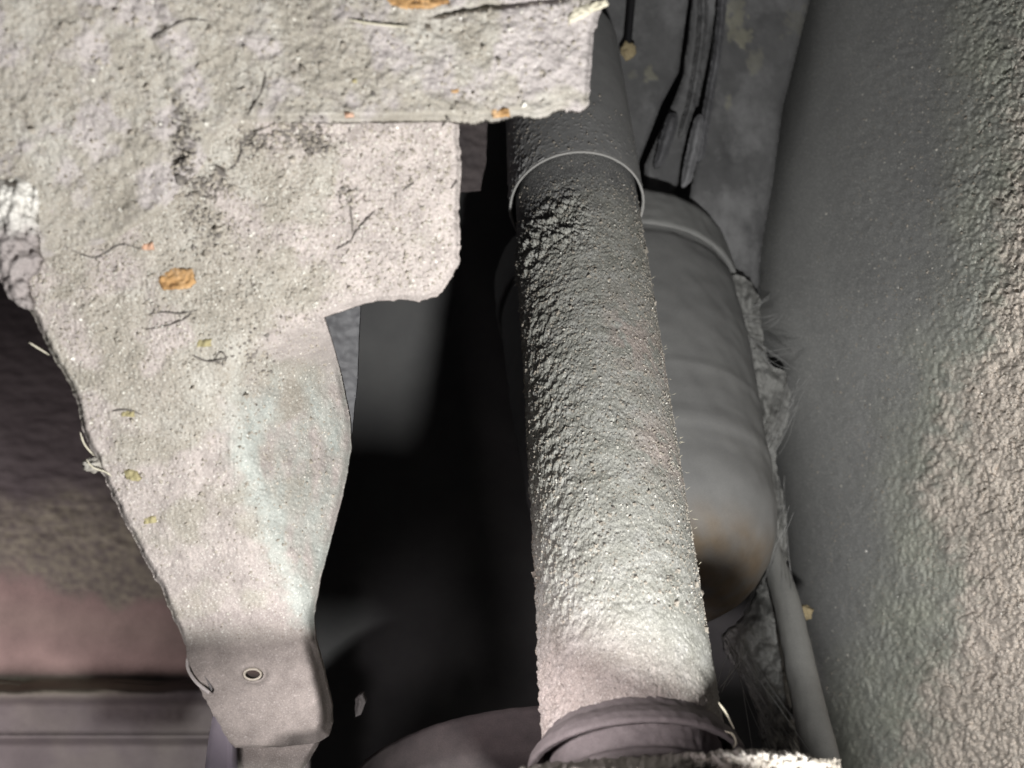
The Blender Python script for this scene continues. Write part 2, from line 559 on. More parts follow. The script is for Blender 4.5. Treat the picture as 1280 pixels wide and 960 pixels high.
# ------------------------------------------------------------------ upper right: chassis rail of overlapping plates
rail = empty("chassis_rail", "dark steel chassis rail of overlapping plates above the air spring", "chassis rail")
def flat(D, k=0.0, amp=0.0006, patches=(), kx=0.0):
    def fn(x, y, dist):
        q = np.stack([x / 16, y / 30, 0 * x], 1)
        d = D + k * (y - 150) + kx * (x - 850) - amp * fbm(q, 4, int(D * 1000)) + 0.003 * (1 - sstep(0, 5, dist))
        pa = 0 * x
        for (px, py, r, a) in patches:
            q2 = np.stack([x / 9, y / 9, 0 * x], 1)
            rr = np.hypot(x - px, (y - py) / 1.3) + 0.6 * r * fbm(q2, 3, int(px))
            pa = np.maximum(pa, a * (1 - sstep(r * 0.5, r, rr)))
        return d - 0.0012 * pa, {"patch": pa}
    return fn
sheet("back_plate", resample([(700, -80), (868, -80), (860, 0), (848, 90), (826, 130), (800, 200), (790, 330), (700, 330)], 30, 1.2, 14),
      flat(0.93, patches=((786, 64, 10, 0.0), (812, 94, 9, 0.5), (790, 92, 6, 0.25))), 2.5, 0.010, M['rail'], rail)
sheet("middle_plate", resample([(872, -80), (905, -80), (898, 0), (868, 160), (846, 235), (800, 320), (806, 205), (836, 140), (856, 92), (866, 0)], 20, 1.0, 14),
      flat(0.915), 2.5, 0.010, M['rail'], rail)
sheet("outer_plate", resample([(905, -80), (1040, -80), (1012, 0), (980, 130), (950, 330), (948, 400), (850, 400), (862, 250), (880, 150), (898, 0)], 30, 0.8, 14),
      flat(0.90, patches=((918, 30, 16, 0.55), (928, 45, 13, 0.6), (922, 8, 12, 0.4), (945, 78, 13, 0.3), (912, 128, 6, 0.4), (1000, 30, 20, 0.2)), kx=0.0002),
      2.5, 0.012, M['rail'], rail)
def strip(D):
    def fn(x, y, dist):
        return D + 0.006 * (1 - sstep(0, 7, dist)) - 0.001 * fbm(np.stack([x / 7, y / 14, 0 * x], 1), 4, 3), {}
    return fn
for pts, D, mt in (([(876, -60), (888, -60), (884, 40), (870, 130), (858, 165), (848, 168), (860, 120), (872, 40)], 0.905, M['rail']),
                   ([(902, -60), (912, -60), (904, 50), (888, 150), (880, 196), (870, 196), (878, 140), (894, 50)], 0.893, M['rail_mid']),
                   ([(836, 142), (848, 146), (842, 172), (830, 204), (818, 206), (826, 170)], 0.902, M['rail_mid']),
                   ([(870, 145), (880, 150), (874, 190), (864, 226), (852, 232), (858, 190)], 0.890, M['rail_highlight'])):  # last two strips: blurred highlights on the rail put into colour and shape
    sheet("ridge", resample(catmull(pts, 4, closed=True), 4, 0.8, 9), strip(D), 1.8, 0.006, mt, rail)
q = catmull([np.array(V(a, b, c)) for a, b, c in ((795, -60, .915), (790, 0, .915), (785, 55, .917))], 6)
c, f = tube_geo(q, 0.0028, 8, False)
mesh_np("cable", c, f, M['dark'], rail)
blob("grease_lump", V(786, 63, 0.918), (0.006, 0.004, 0.007), M['stone'], rail, 9, 0.3)

# ------------------------------------------------------------------ air spring (rolling lobe bellows)
AX = np.array([-0.0140, 0.26, 0.283]); AX /= np.linalg.norm(AX)
spring = empty("air_spring", "wide grey rubber air spring bellows behind the muddy shock absorber", "air spring")
C0 = np.array(V(765, 345, 0.95))
AS = C0 - np.array(V(818, 650, 0.80)); AS /= np.linalg.norm(AS)
R0 = 0.0998
# t measured along AX upwards
prof = [(-0.03, R0 * 0.955), (-0.043, R0 * 0.955), (-0.046, 0.0968), (-0.060, 0.0972), (-0.12, 0.0955), (-0.205, 0.0893), (-0.210, 0.0899), (-0.216, 0.0895), (-0.222, 0.0878), (-0.235, 0.0866)]
lob = []
for k in range(1, 15):
    a = k / 14 * math.pi * 0.5
    lob.append((-0.235 - 0.074 * math.sin(a), 0.0868 - 0.055 * (1 - math.cos(a))))
lob.append((lob[-1][0] - 0.001, 0.0))
def bell_disp(T, TH, R, co):
    q = co * 60
    d = 0.0006 * fbm(q, 4, 5) + 0.0008 * np.exp(-((T + 0.17) / 0.003) ** 2)
    dust = sstep(-0.265, -0.30, T) * sstep(0.04, 0.10, co[:, 0]) * (0.75 + 0.5 * fbm(co * 60, 3, 7))
    return d, {"dust": np.clip(dust, 0, 1) * 0.8}
lathe("bellows", C0, AS, dense(prof + lob, 0.003), M['rubber'], spring, 160, bell_disp)
ring = [(0.003, 0.0), (0.003, R0 * 0.95), (-0.001, R0 * 0.99), (-0.006, R0), (-0.036, R0 * 1.004), (-0.040, R0 * 1.0), (-0.0405, R0 * 0.985), (-0.036, R0 * 0.95)]
def ring_disp(T, TH, R, co):
    return 0.0007 * fbm(co * 120, 4, 15), {}
lathe("bead_ring", C0, AS, dense(ring, 0.003), M['rubber_ring'], spring, 160, ring_disp)

# spring seat on the axle
seat = empty("spring_seat", "round dusty steel spring seat low between the bracket and shock", "spring seat")
CS = np.array(V(690, 1040, 0.75))
lathe("dish", CS, AX, dense([(0.012, 0.0), (0.012, 0.118), (0.020, 0.128), (0.024, 0.134), (0.022, 0.139), (-0.004, 0.1395), (-0.008, 0.135), (-0.02, 0.12)], 0.003),
      M['seat'], seat, 160, lambda T, TH, R, co: (0.0006 * fbm(co * 150, 4, 25), {}))
def lug_fn(x, y, dist):
    return 0.72 + 0.0001 * (y - 860) + 0.006 * (1 - sstep(0, 8, dist)), {}
sheet("lug", resample([(444, 874), (452, 868), (456, 880), (451, 893), (444, 896)], 3, 1.0, 6), lug_fn, 1.5, 0.01, M['collar'], seat)

# ------------------------------------------------------------------ shock absorber
shock = empty("shock_absorber", "mud crusted grey shock absorber standing upright in the middle", "shock absorber")
PT = np.array(V(721, 258, 0.77))
PB = np.array(V(792, 925, 0.51))
A = PT - PB
LEN = np.linalg.norm(A); A /= LEN
def pxof(co):
    return 640 + co[:, 0] / co[:, 1] * F, 480 - co[:, 2] / co[:, 1] * F
# body tube under the mud, t from the lower end
nt_ = 560
tt = np.linspace(-0.003, LEN + 0.05, nt_)
body_prof = [(t, np.interp(t, [0, LEN], [0.0405, 0.0418])) for t in tt]
def mud_disp(T, TH, R, co):
    # T 0 = lower end, LEN = rim of the dust tube ; TH 0 faces the camera, negative = left in the photo
    px, py = pxof(co)
    side = np.sin(TH)
    q = co * 1000.0     # millimetres
    amt = sstep(LEN - 0.012 - 0.03 * np.clip(side, 0, 1), LEN - 0.075 - 0.05 * np.clip(side, 0, 1), T) * sstep(0.020, 0.048, T + 0.012 * np.clip(-side, -1, 1))
    amt = amt * (0.35 + 0.65 * sstep(0.75, -0.15, side - 0.45 * sstep(0.26, 0.12, T)))
    wv = np.stack([vnoise(q / 9, 1), vnoise(q / 9, 2), vnoise(q / 9, 3)], 1) * 2.2
    f1, f2 = worley((q + wv) / np.array([3.4, 3.4, 2.4]), 6)
    g1, g2 = worley((q + wv) / 1.7, 9)
    c1 = np.clip((f2 - f1) * 1.5, 0, 1) ** 0.7
    c2 = np.clip((g2 - g1) * 1.5, 0, 1)
    big = fbm(q / 14, 3, 70)
    fine = fbm(q / 1.1, 3, 80)
    med = fbm(q / 3.0, 4, 75, 0.62)
    h = amt * 0.72 * (0.0004 + 0.00015 * c1 + 0.0002 * c2 + 0.0006 * big + 0.00022 * med * (1 + 0.8 * sstep(0.2, -0.5, side)) + 0.00030 * fine)
    gr, _ = worley(q / 2.6, 88)
    h = h + 0.0007 * np.clip(1 - gr * 2.6, 0, 1) * sstep(LEN - 0.002, LEN - 0.03, T) * (1 - amt)
    # broken clods on the left side near the top
    cl = np.exp(-((T - (LEN - 0.062)) / 0.026) ** 2) * sstep(0.25, -0.35, side)
    k1, k2 = worley((q + wv * 1.8) / 8.5, 21)
    h = h + cl * (0.0034 * np.clip((k2 - k1) * 2.2, 0, 1) ** 0.8 - 0.0012 + 0.0012 * fine)
    lf = sstep(-0.15, -0.8, side) * amt
    h = h + lf * 0.0008 * (fbm(q / 5.0, 4, 33))
    # pits
    p1, _ = worley(q / 9.0, 52)
    h = h - 0.0013 * np.clip(1 - p1 * 7, 0, 1) * amt
    # smooth settled dust low down
    low = sstep(0.06, 0.02, T)
    h = h + 0.0010 * low * (0.6 + 0.4 * fbm(q / 10, 3, 61)) + 0.0012 * low * sstep(-0.5, -0.95, side) * fbm(q / 3, 4, 62)
    h = h + 0.00012 * fine
    paint = sstep(LEN - 0.065, LEN - 0.012, T + 0.016 * big - 0.010 * np.clip(side, -1, 1) + 0.004 * fine)
    paint = np.clip(paint * 0.95 - 0.2 * np.clip(c1 - 0.7, 0, 1), 0, 1)
    pink = np.clip(np.exp(-((T - 0.22) / 0.03) ** 2) * sstep(-0.1, 0.4, side) + np.exp(-((T - 0.145) / 0.022) ** 2) * sstep(0.1, 0.6, side), 0, 1)
    pink = pink * sstep(-0.2, 0.5, fbm(q / 10, 4, 77) + 0.2) * 0.75
    pinklow = sstep(0.05, 0.0, T + 0.02 * side) * 0.5
    return h, {"paint": paint, "pink": np.clip(pink + pinklow, 0, 1)}
lathe("body_tube", PB, A, body_prof, M['shock_mud'], shock, disp=mud_disp, fine=(500, 60, math.radians(112)))

def dust_disp(T, TH, R, co):
    q = co * 1000
    side = np.sin(TH)
    k1, _ = worley(q / 4.5, 31)
    g = np.clip(1 - k1 * 3.2, 0, 1)
    h = 0.00055 * g * sstep(0.1, 0.02, T) * (R > 0.0455)
    h = h + 0.0011 * sstep(-0.2, -0.8, side) * np.clip(fbm(q / 4, 4, 3), 0, 1) * sstep(0.1, 0.0, T) * (R > 0.0455)
    return h + 0.00008 * fbm(q / 1.2, 3, 4), {}
RT = 0.0463
lathe("dust_tube", PT, A, dense([(0.006, RT - 0.0016), (0.0, RT - 0.0015), (0.0006, RT), (0.20, RT), (0.20, 0.01)], 0.0009)[::1], M['paint'], shock,
      fine=(300, 60, math.radians(112)), disp=dust_disp)
lathe("tube_rim", PT, A, [(-0.0003, RT - 0.0016), (-0.0013, RT - 0.0012), (-0.0016, RT - 0.0003), (-0.0013, RT + 0.0001), (-0.0003, RT + 0.0002), (0.0005, RT + 0.0001)],
      M['rim'], shock, 200, lambda T, TH, R, co: (0.00018 * fbm(co * 700, 3, 8), {}))
# flared lower collar
def col_disp(T, TH, R, co):
    q = co * 1000
    return 0.00035 * fbm(q / 4, 4, 9) + 0.0002 * fbm(q / 1.0, 2, 19), {}
lathe("flared_collar", PB, A, dense([(0.001, 0.0408), (-0.001, 0.0420), (-0.0035, 0.0434), (-0.006, 0.0458), (-0.0090, 0.0480), (-0.0130, 0.0492), (-0.0145, 0.0486), (-0.0140, 0.0455), (-0.008, 0.043), (-0.004, 0.0415)], 0.0008),
      M['collar'], shock, 260, col_disp)
lathe("lower_cup", PB, A, dense([(-0.008, 0.0390), (-0.0205, 0.0390), (-0.0225, 0.0412), (-0.0255, 0.0420), (-0.027, 0.041), (-0.045, 0.040), (-0.045, 0.0)], 0.001),
      M['collar'], shock, 220, col_disp)

# hair-thin bristles of dry mud along the right outline of the shock
rs = np.random.RandomState(4)
br = []
U = np.array([0, -1, 0.0]); U = U - A * (U @ A); U /= np.linalg.norm(U); W = np.cross(A, U)
if W[0] < 0: W = -W
for k in range(26):
    t = rs.uniform(0.07, 0.30)
    th = rs.uniform(0.9, 1.45)
    n = math.cos(th) * U + math.sin(th) * W
    p = PB + A * t + n * 0.0425
    e = p + n * rs.uniform(0.0012, 0.0030) + A * rs.uniform(-0.002, 0.002)
    br.append((np.array([p, (p + e) / 2 + rs.normal(0, 0.0003, 3), e]), rs.uniform(0.00012, 0.00022)))
o = tubes("dry_bristles", br, M['fibre_pale'], shock, 4)
o["kind"] = "stuff"

# ------------------------------------------------------------------ pale bracket on the left
bracket = empty("bracket", "big pale mud caked steel bracket filling the upper left", "bracket")
left_edge = [(-70, 300), (0, 345), (30, 372), (62, 440), (92, 488), (104, 540), (128, 592), (150, 640), (178, 695), (205, 745),
             (228, 800), (240, 840), (262, 884), (280, 918), (294, 934)]
right_edge = [(350, 934), (398, 928), (411, 920), (415, 905), (414, 880), (405, 840), (394, 800), (392, 772), (401, 720), (412, 680),
              (428, 620), (439, 560), (437, 520), (424, 460), (408, 408), (404, 396)]
tab_edge = [(440, 384), (462, 377), (500, 373), (522, 377), (545, 370), (562, 352), (574, 325), (575, 300), (573, 250), (577, 215), (573, 165), (576, 120), (560, 60), (-70, 60)]
body_poly = np.concatenate([resample(left_edge, 4, 2.0, 16, 3, closed=False), resample(right_edge, 5, 0.5, 14, 4, closed=False),
                            resample(tab_edge[:9], 4, 1.6, 8, 5, closed=False), resample(tab_edge[9:], 4, 1.4, 7, 6, closed=False)])
hole = np.array([(316 + 10.5 * math.cos(a), 843 + 6.6 * math.sin(a)) for a in np.linspace(0, 2 * math.pi, 28, endpoint=False)])
def crease_x(y):
    return np.interp(y, [380, 420, 480, 560, 660, 770, 800, 930], [345, 300, 292, 306, 342, 384, 396, 410])
def body_surface(x, y):
    d = 0.430 + 0.000135 * (y - 150) + 0.00004 * (x - 300)
    w = sstep(400, 470, y) * (1 - sstep(765, 800, y) * 0.75)
    s = x - crease_x(y)
    d = d + w * 0.00056 * (np.sqrt(s * s + 90) + s) * 0.5
    return d
def body_depth(x, y, dist):
    d = body_surface(x, y)
    z = 0 * x
    muddy = 1 - sstep(770, 815, y)
    big = fbm(np.stack([x / 55, y / 55, z], 1), 4, 11)
    mid = fbm(np.stack([x / 13, y / 13, z], 1), 4, 12)
    wq = np.stack([x / 9, y / 9, z], 1)
    f1, f2 = worley(np.stack([x / 6.5 + 0.5 * vnoise(wq, 5), y / 5.0 + 0.5 * vnoise(wq, 6), z], 1), 7)
    cell = np.clip((f2 - f1) * 1.6, 0, 1)
    fine = fbm(np.stack([x / 3.2, y / 3.2, z], 1), 3, 13)
    rough = muddy * (0.35 + 0.65 * (1 - sstep(430, 560, y + 0.3 * (300 - x))))
    right = sstep(0, 40, x - crease_x(y)) * sstep(400, 470, y)
    rough = np.maximum(rough, 0.55 * right * muddy)
    h = 0.0012 * big * muddy + rough * (0.0003 * mid + 0.0002 * cell + 0.00065 * fine) + (1 - muddy) * 0.00015 * mid
    h = h + (1 - rough) * muddy * (0.00025 * mid + 0.00045 * fine)
    # dent zone and pits
    p1, _ = worley(np.stack([x / 34, y / 34, z], 1), 60)
    h = h - 0.0016 * np.clip(1 - p1 * 7, 0, 1) * rough
    h = h - 0.0012 * np.exp(-((x - 432) / 14) ** 2 - ((y - 245) / 24) ** 2)
    # ridge of crumbs along the ledge below the flange and the crumbly diagonal
    h = h - 0.0022 * np.exp(-((y - 170 - 6 * mid) / 9) ** 2) * sstep(250, 300, x) * (1 - sstep(400, 440, x)) * (0.5 + mid)
    d = d - h + (0.0045 * muddy + 0.0012 * (1 - muddy)) * (1 - sstep(0, 9 - 5 * (1 - muddy), dist)) ** 2
    # flank rolls away to the right at the lower end
    d = d + 0.010 * (1 - sstep(0, 24, dist)) ** 2 * sstep(740, 840, y) * sstep(330, 380, x)
    # rim around hole
    hr = np.hypot((x - 316), (y - 843) * 1.5)
    d = d - 0.0008 * np.exp(-((hr - 15) / 4) ** 2)
    pink = sstep(-0.25, 0.35, fbm(np.stack([x / 80, y / 80, z], 1), 3, 21) + 0.9 * sstep(330, 470, x) + 0.5 * sstep(430, 600, y) - 0.25)
    sm = (1 - muddy) * 0.9
    fl_ = sstep(-14, 10, s_ := x - crease_x(y) + 7 * mid) * sstep(430, 520, y) * (1 - sstep(770, 800, y))
    cr_ = np.exp(-((x - crease_x(y) + 6 + 8 * mid) / 15) ** 2) * sstep(470, 560, y) * (1 - sstep(775, 800, y))  # lighter band along the fold: crease highlight put into the colour
    flank = np.clip(fl_ * (0.45 + 0.8 * fbm(np.stack([x / 26, y / 60, z], 1), 4, 66)) + 0.8 * cr_, 0, 1)
    return d, {"pink": pink * (1 - sm) * (1 - flank), "smooth": sm, "flank": flank}
sheet("face_plate", body_poly, body_depth, 1.45, 0.0045, M['crust'], bracket, holes=(hole,))

fl_right = [(-70, -70), (765, -70), (754, 2), (742, 40), (738, 95), (736, 131), (722, 138), (700, 134), (684, 143), (672, 147), (655, 143), (640, 142), (622, 149), (603, 149),
            (590, 152), (560, 149)]
fl_low = [(430, 150), (300, 151), (268, 172), (252, 205), (225, 235), (206, 262), (150, 300), (96, 318), (40, 330), (-70, 300)]
fl_poly = np.concatenate([resample(fl_right, 4, 1.8, 8, 7, closed=False), resample(fl_low, 4, 1.6, 8, 8, closed=False)])
def fl_depth(x, y, dist):
    z = 0 * x
    b = body_surface(x, y) - 0.0015
    dfl = 0.417 + 0.00002 * (x - 300) + 0.00006 * (y - 75)
    k = sstep(150, 400, x + 0.25 * (y - 100))
    d = b * (1 - k) + dfl * k
    big = fbm(np.stack([x / 60, y / 60, z], 1), 4, 41)
    mid = fbm(np.stack([x / 15, y / 15, z], 1), 4, 42)
    wq = np.stack([x / 12, y / 12, z], 1)
    f1, f2 = worley(np.stack([x / 10 + 0.6 * vnoise(wq, 45), y / 7 + 0.6 * vnoise(wq, 46), z], 1), 47)
    cell = np.clip((f2 - f1) * 1.6, 0, 1)
    fine = fbm(np.stack([x / 4, y / 4, z], 1), 3, 43)
    h = 0.0009 * big + 0.0006 * mid + 0.0002 * cell + 0.0004 * fine
    # crumbly vertical trough
    xc = np.interp(y, [-70, 0, 50, 110, 180, 240, 300], [190, 196, 188, 205, 222, 226, 200]) + 10 * fbm(np.stack([z, y / 20, z], 1), 2, 6)
    h = h - 0.0014 * np.exp(-((x - xc) / 9) ** 2) * (0.45 + 0.55 * vnoise(wq * 0.8, 91)) + 0.0018 * np.exp(-((x - xc - 18) / 10) ** 2)
    # open seam near the top edge
    ys = np.interp(x, [380, 540, 600, 690, 760], [40, 20, 9, 1, -8])
    seam = np.exp(-((y - ys - 1.5 * mid) / 2.6) ** 2) * sstep(525, 560, x) * (1 - sstep(690, 720, x))
    h = h - 0.004 * seam
    d = d - h + 0.006 * (1 - sstep(0, 10, dist)) ** 2
    pink = sstep(-0.1, 0.45, fbm(np.stack([x / 70, y / 70, z], 1), 4, 51) + 0.8 * sstep(560, 680, x) - 0.15)
    dark = 0.22 * sstep(0.35, 0.7, fbm(np.stack([x / 26, y / 18, z], 1), 4, 56) + 0.0)
    return d, {"pink": pink, "dark": dark}
sheet("top_flange", fl_poly, fl_depth, 1.7, 0.006, M['crust_top'], bracket)

# lower continuation plate and its side face with lilac ambient light painted in
def low_depth(x, y, dist):
    return 0.562 + 0.0001 * (y - 900) - 0.0004 * fbm(np.stack([x / 12, y / 12, 0 * x], 1), 4, 3) + 0.003 * (1 - sstep(0, 6, dist)), {"pink": 0.3 + 0 * x, "smooth": 0.6 + 0 * x}
sheet("lower_plate", resample([(288, 905), (400, 905), (398, 932), (378, 965), (350, 1020), (284, 1020)], 8, 0.6), low_depth, 2.2, 0.006, M['crust'], bracket)
def side_depth(x, y, dist):
    return 0.548 + 0.00035 * (288 - x) + 0.0001 * (y - 900) + 0.002 * (1 - sstep(0, 5, dist)), {}
sheet("side_web", resample([(268, 880), (290, 925), (290, 1020), (252, 1020), (258, 940)], 8, 0.5), side_depth, 2.2, 0.02, M['lilac'], bracket)

# bent clip on the left edge, weld lump, bright hole edge
clip_poly = catmull([(235, 822), (244, 824), (252, 838), (262, 856), (264, 864), (256, 862), (244, 850), (235, 836)], 4, closed=True)
def clip_depth(x, y, dist):
    return 0.528 - 0.006 * (1 - sstep(0, 4, dist)) + 0.004 * sstep(2, 5, dist), {}
sheet("clip", clip_poly, clip_depth, 0.8, 0.006, M['rubber_ring'], bracket)
q = catmull([np.array(V(a, b, .5215)) for a, b in ((241, 818), (235, 824), (236, 838), (246, 853), (262, 866))], 6)
c, f = tube_geo(q, 0.0009, 8, False); mesh_np("clip_edge", c, f, M['chalk'], bracket)
hd = float(body_surface(np.array([316.0]), np.array([843.0]))[0])
q = [np.array(V(316 + 10.5 * math.cos(a), 843 + 6.6 * math.sin(a), hd - 0.0012)) for a in np.linspace(0, 2 * math.pi, 33)]
c, f = tube_geo(q, 0.0006, 8, False); mesh_np("hole_edge", c, f, M['metal'], bracket)

# chalky clod stuck on the left edge
clod_poly = resample(catmull([(-70, 205), (0, 213), (25, 222), (44, 238), (40, 262), (42, 300), (44, 330), (30, 350), (34, 385), (12, 372), (-10, 345), (-70, 335)], 5, closed=True), 4, 2.0, 9, 31)
def clod_depth(x, y, dist):
    z = 0 * x
    h = 0.006 * sstep(0, 30, dist) + 0.002 * fbm(np.stack([x / 16, y / 22, z], 1), 4, 8) + 0.0006 * fbm(np.stack([x / 4, y / 4, z], 1), 3, 9)
    return 0.428 - h, {"dark": 0.85 * sstep(262, 300, y + 10 * fbm(np.stack([x / 12, y / 12, z], 1), 3, 10))}
sheet("mud_clod", clod_poly, clod_depth, 1.8, 0.006, M['chalk'], bracket)

# rust flakes and ochre flecks: thin chips lying on the mud
def surf_at(x, y):
    if y < 150:
        b = float(fl_depth(np.array([float(x)]), np.array([float(y)]), np.array([50.0]))[0][0])
    else:
        b = float(body_depth(np.array([float(x)]), np.array([float(y)]), np.array([50.0]))[0][0])
    return b
flakes = [(220, 349, [(-20, -6), (-4, -14), (20, -13), (24, 4), (14, 12), (-16, 13), (-23, 2)], 'flake', 'orange rust flake'),
          (518, -2, [(-40, -12), (36, -12), (44, 4), (18, 12), (-18, 12), (-34, 5)], 'flake', 'large orange rust patch at the top edge'),
          (626, 141, [(-14, -5), (10, -6), (12, 4), (-10, 6)], 'flake', 'small orange flake on the flange edge'),
          (568, 113, [(-5, -4), (6, -2), (4, 4), (-4, 4)], 'flake', None),
          (204, 228, [(-12, -8), (4, -12), (12, -3), (9, 9), (-8, 7)], 'flake_pink', 'pinkish rust flake'),
          (436, 143, [(-6, -3), (5, -4), (6, 3), (-4, 4)], 'flake_pink', None),
          (184, 308, [(-8, -4), (7, -5), (8, 4), (-7, 4)], 'flake_pink', None),
          (254, 429, [(-10, -4), (10, -5), (9, 4), (-8, 5)], 'moss', None),
          (164, 594, [(-10, -8), (6, -6), (12, 4), (8, 8), (-6, 5)], 'moss', 'ochre fleck'),
          (187, 649, [(-8, -5), (7, -4), (9, 4), (-7, 6)], 'moss', None),
          (160, 517, [(-9, -4), (8, -3), (7, 4), (-8, 4)], 'moss', None),
          (443, 100, [(-3, -3), (4, -3), (3, 4), (-3, 3)], 'moss', None),
          (735, 8, [(-26, 14), (-18, 2), (0, -4), (22, -10), (26, -2), (6, 6), (-6, 14), (-24, 20)], 'fibre_pale', 'pale yellow shred at the flange tip')]
for (fx, fy, pts, mt, lb) in flakes:
    ds = min(surf_at(fx + a * 0.6, max(fy, -20) + b * 0.6) for a, b in pts) - 0.0004
    pl = resample([(fx + a, fy + b) for a, b in pts], 2.0, 0.9, 4, int(fx))
    def ff(x, y, dist, ds=ds):
        return ds + 0.0006 * (1 - sstep(0, 2.5, dist)) - 0.0006 * fbm(np.stack([x / 6, y / 6, 0 * x], 1), 3, 5), {}
    o = sheet("rust_flake" if mt.startswith('flake') else ("ochre_fleck" if mt == 'moss' else "pale_shred"), pl, ff, 1.2, 0.0016, M[mt], bracket)
    if lb: o["label"] = lb

# dark fibres lying on the mud
fib = [[(180, 312), (150, 300 + 6), (120, 322), (88, 312)], [(88, 312), (110, 296), (135, 276), (152, 264)],
       [(306, 150), (320, 128), (330, 108), (332, 90)], [(190, 50), (210, 36), (235, 25), (265, 27)],
       [(438, 304), (446, 288), (458, 275), (470, 262)], [(441, 290), (440, 275), (438, 258), (441, 246)], [(420, 312), (434, 304), (440, 300)],
       [(180, 412), (205, 408), (228, 400), (240, 392)], [(186, 393), (205, 390), (225, 392), (245, 388)],
       [(225, 228), (240, 224), (258, 222)], [(300, 190), (304, 178), (318, 166), (345, 155)], [(228, 246), (248, 244), (268, 250)],
       [(288, 212), (296, 204), (304, 186)], [(140, 514), (158, 512), (176, 518)],
       [(268, 450), (276, 440), (283, 448), (276, 455), (268, 450)], [(240, 444), (262, 452), (286, 446)], [(552, 160), (557, 152), (562, 148)],
       [(503, 238), (512, 232), (518, 228)], [(564, 236), (568, 230), (572, 226)]]
lst = []
for pl in fib:
    c2 = catmull(pl, 6)
    pts = []
    for a, b in c2:
        pts.append(np.array(V(a, b, surf_at(a, b) - 0.00035)))
    pts = np.array(pts)
    pts[:, 1] = np.minimum(pts[:, 1], np.convolve(np.pad(pts[:, 1], 1, 'edge'), [.34, .33, .33], 'valid'))
    lst.append((pts, 0.00036 if len(pl) > 3 else 0.00042))
o = tubes("dark_fibres", lst, M['fibre_dark'], bracket, 5); o["kind"] = "stuff"
lst = []
for pl in ([(434, 24), (455, 28), (480, 31), (512, 34)], [(36, 428), (46, 434), (62, 444)], [(108, 574), (116, 584), (132, 590), (140, 596)], [(100, 540), (106, 556), (118, 570)]):
    c2 = catmull(pl, 6)
    lst.append((np.array([np.array(V(a, b, min(surf_at(a, b), 0.49) - 0.001)) for a, b in c2]), 0.0004))
o = tubes("pale_fibres", lst, M['fibre_pale'], bracket, 5); o["kind"] = "stuff"
# curled lip on the left outline
blob("curled_lip", V(118, 581, 0.486), (0.0045, 0.003, 0.0032), M['crust'], bracket, 16, 0.35)

# grey plate end behind the bracket
def strip_depth(x, y, dist):
    return 0.60 + 0.0002 * (x - 400) - 0.0009 * fbm(np.stack([x / 14, y / 12, 0 * x], 1), 4, 6), {}
o = sheet("grey_plate", resample([(380, 300), (452, 300), (450, 385), (446, 480), (437, 560), (400, 560)], 10, 0.4), strip_depth, 2.2, 0.004, M['rail_mid'])
tag(o, "narrow grey steel plate showing behind the right edge of the pale bracket", "plate")
def rust_depth(x, y, dist):
    return 0.80 + 0.0003 * (x - 560) - 0.002 * fbm(np.stack([x / 20, y / 14, 0 * x], 1), 4, 6), {}
o = sheet("brown_plate", resample([(540, 60), (612, 60), (608, 200), (600, 238), (540, 242)], 8, 0.8), rust_depth, 2.5, 0.006, M['seat'])
tag(o, "dim brown steel plate in the gap under the flange, left of the shock absorber", "plate")

# ------------------------------------------------------------------ hose, sealant and cobwebs between air spring and housing
q = catmull([np.array(V(a, b, c)) for a, b, c in ((948, 590, .86), (962, 680, .83), (985, 760, .79), (1004, 850, .74), (1022, 930, .69), (1050, 1050, .64))], 10)
rr = np.interp(np.arange(len(q)), [0, len(q) * .35, len(q)], [0.004, 0.0095, 0.0118])
c, f = tube_geo(q, rr, 40)
c = c + 0.0005 * fbm(c * 300, 4, 5)[:, None] * np.array([1, 1, 0])
o = mesh_np("hose", c, f, M['hose'])
tag(o, "smooth pale grey hose running down along the left edge of the wheel housing", "hose")

seal_poly = resample(catmull([(898, 348), (930, 346), (948, 372), (952, 410), (962, 455), (985, 470), (985, 520), (970, 570), (982, 640), (985, 740), (1000, 850), (1015, 940), (1000, 1000), (960, 950), (945, 880),
                              (915, 830), (905, 800), (935, 770), (955, 720), (960, 640), (950, 560), (935, 470), (925, 420), (905, 400), (895, 375)], 5, closed=True), 4, 2.5, 10, 12)
def seal_depth(x, y, dist):
    z = 0 * x
    d = np.interp(y, [340, 600, 960], [0.90, 0.875, 0.74])
    f1, f2 = worley(np.stack([x / 15, y / 20, z], 1), 3)
    h = 0.007 * sstep(0, 14, dist) + 0.006 * fbm(np.stack([x / 20, y / 30, z], 1), 4, 4) + 0.006 * np.clip(1 - f1 * 1.4, 0, 1) + 0.0012 * fbm(np.stack([x / 5, y / 5, z], 1), 3, 5)
    return d - h, {}
o = sheet("sealant", seal_poly, seal_depth, 1.9, 0.01, M['seal'])
tag(o, "lumpy grey dust caked sealant strip between the air spring and wheel housing", "sealant")

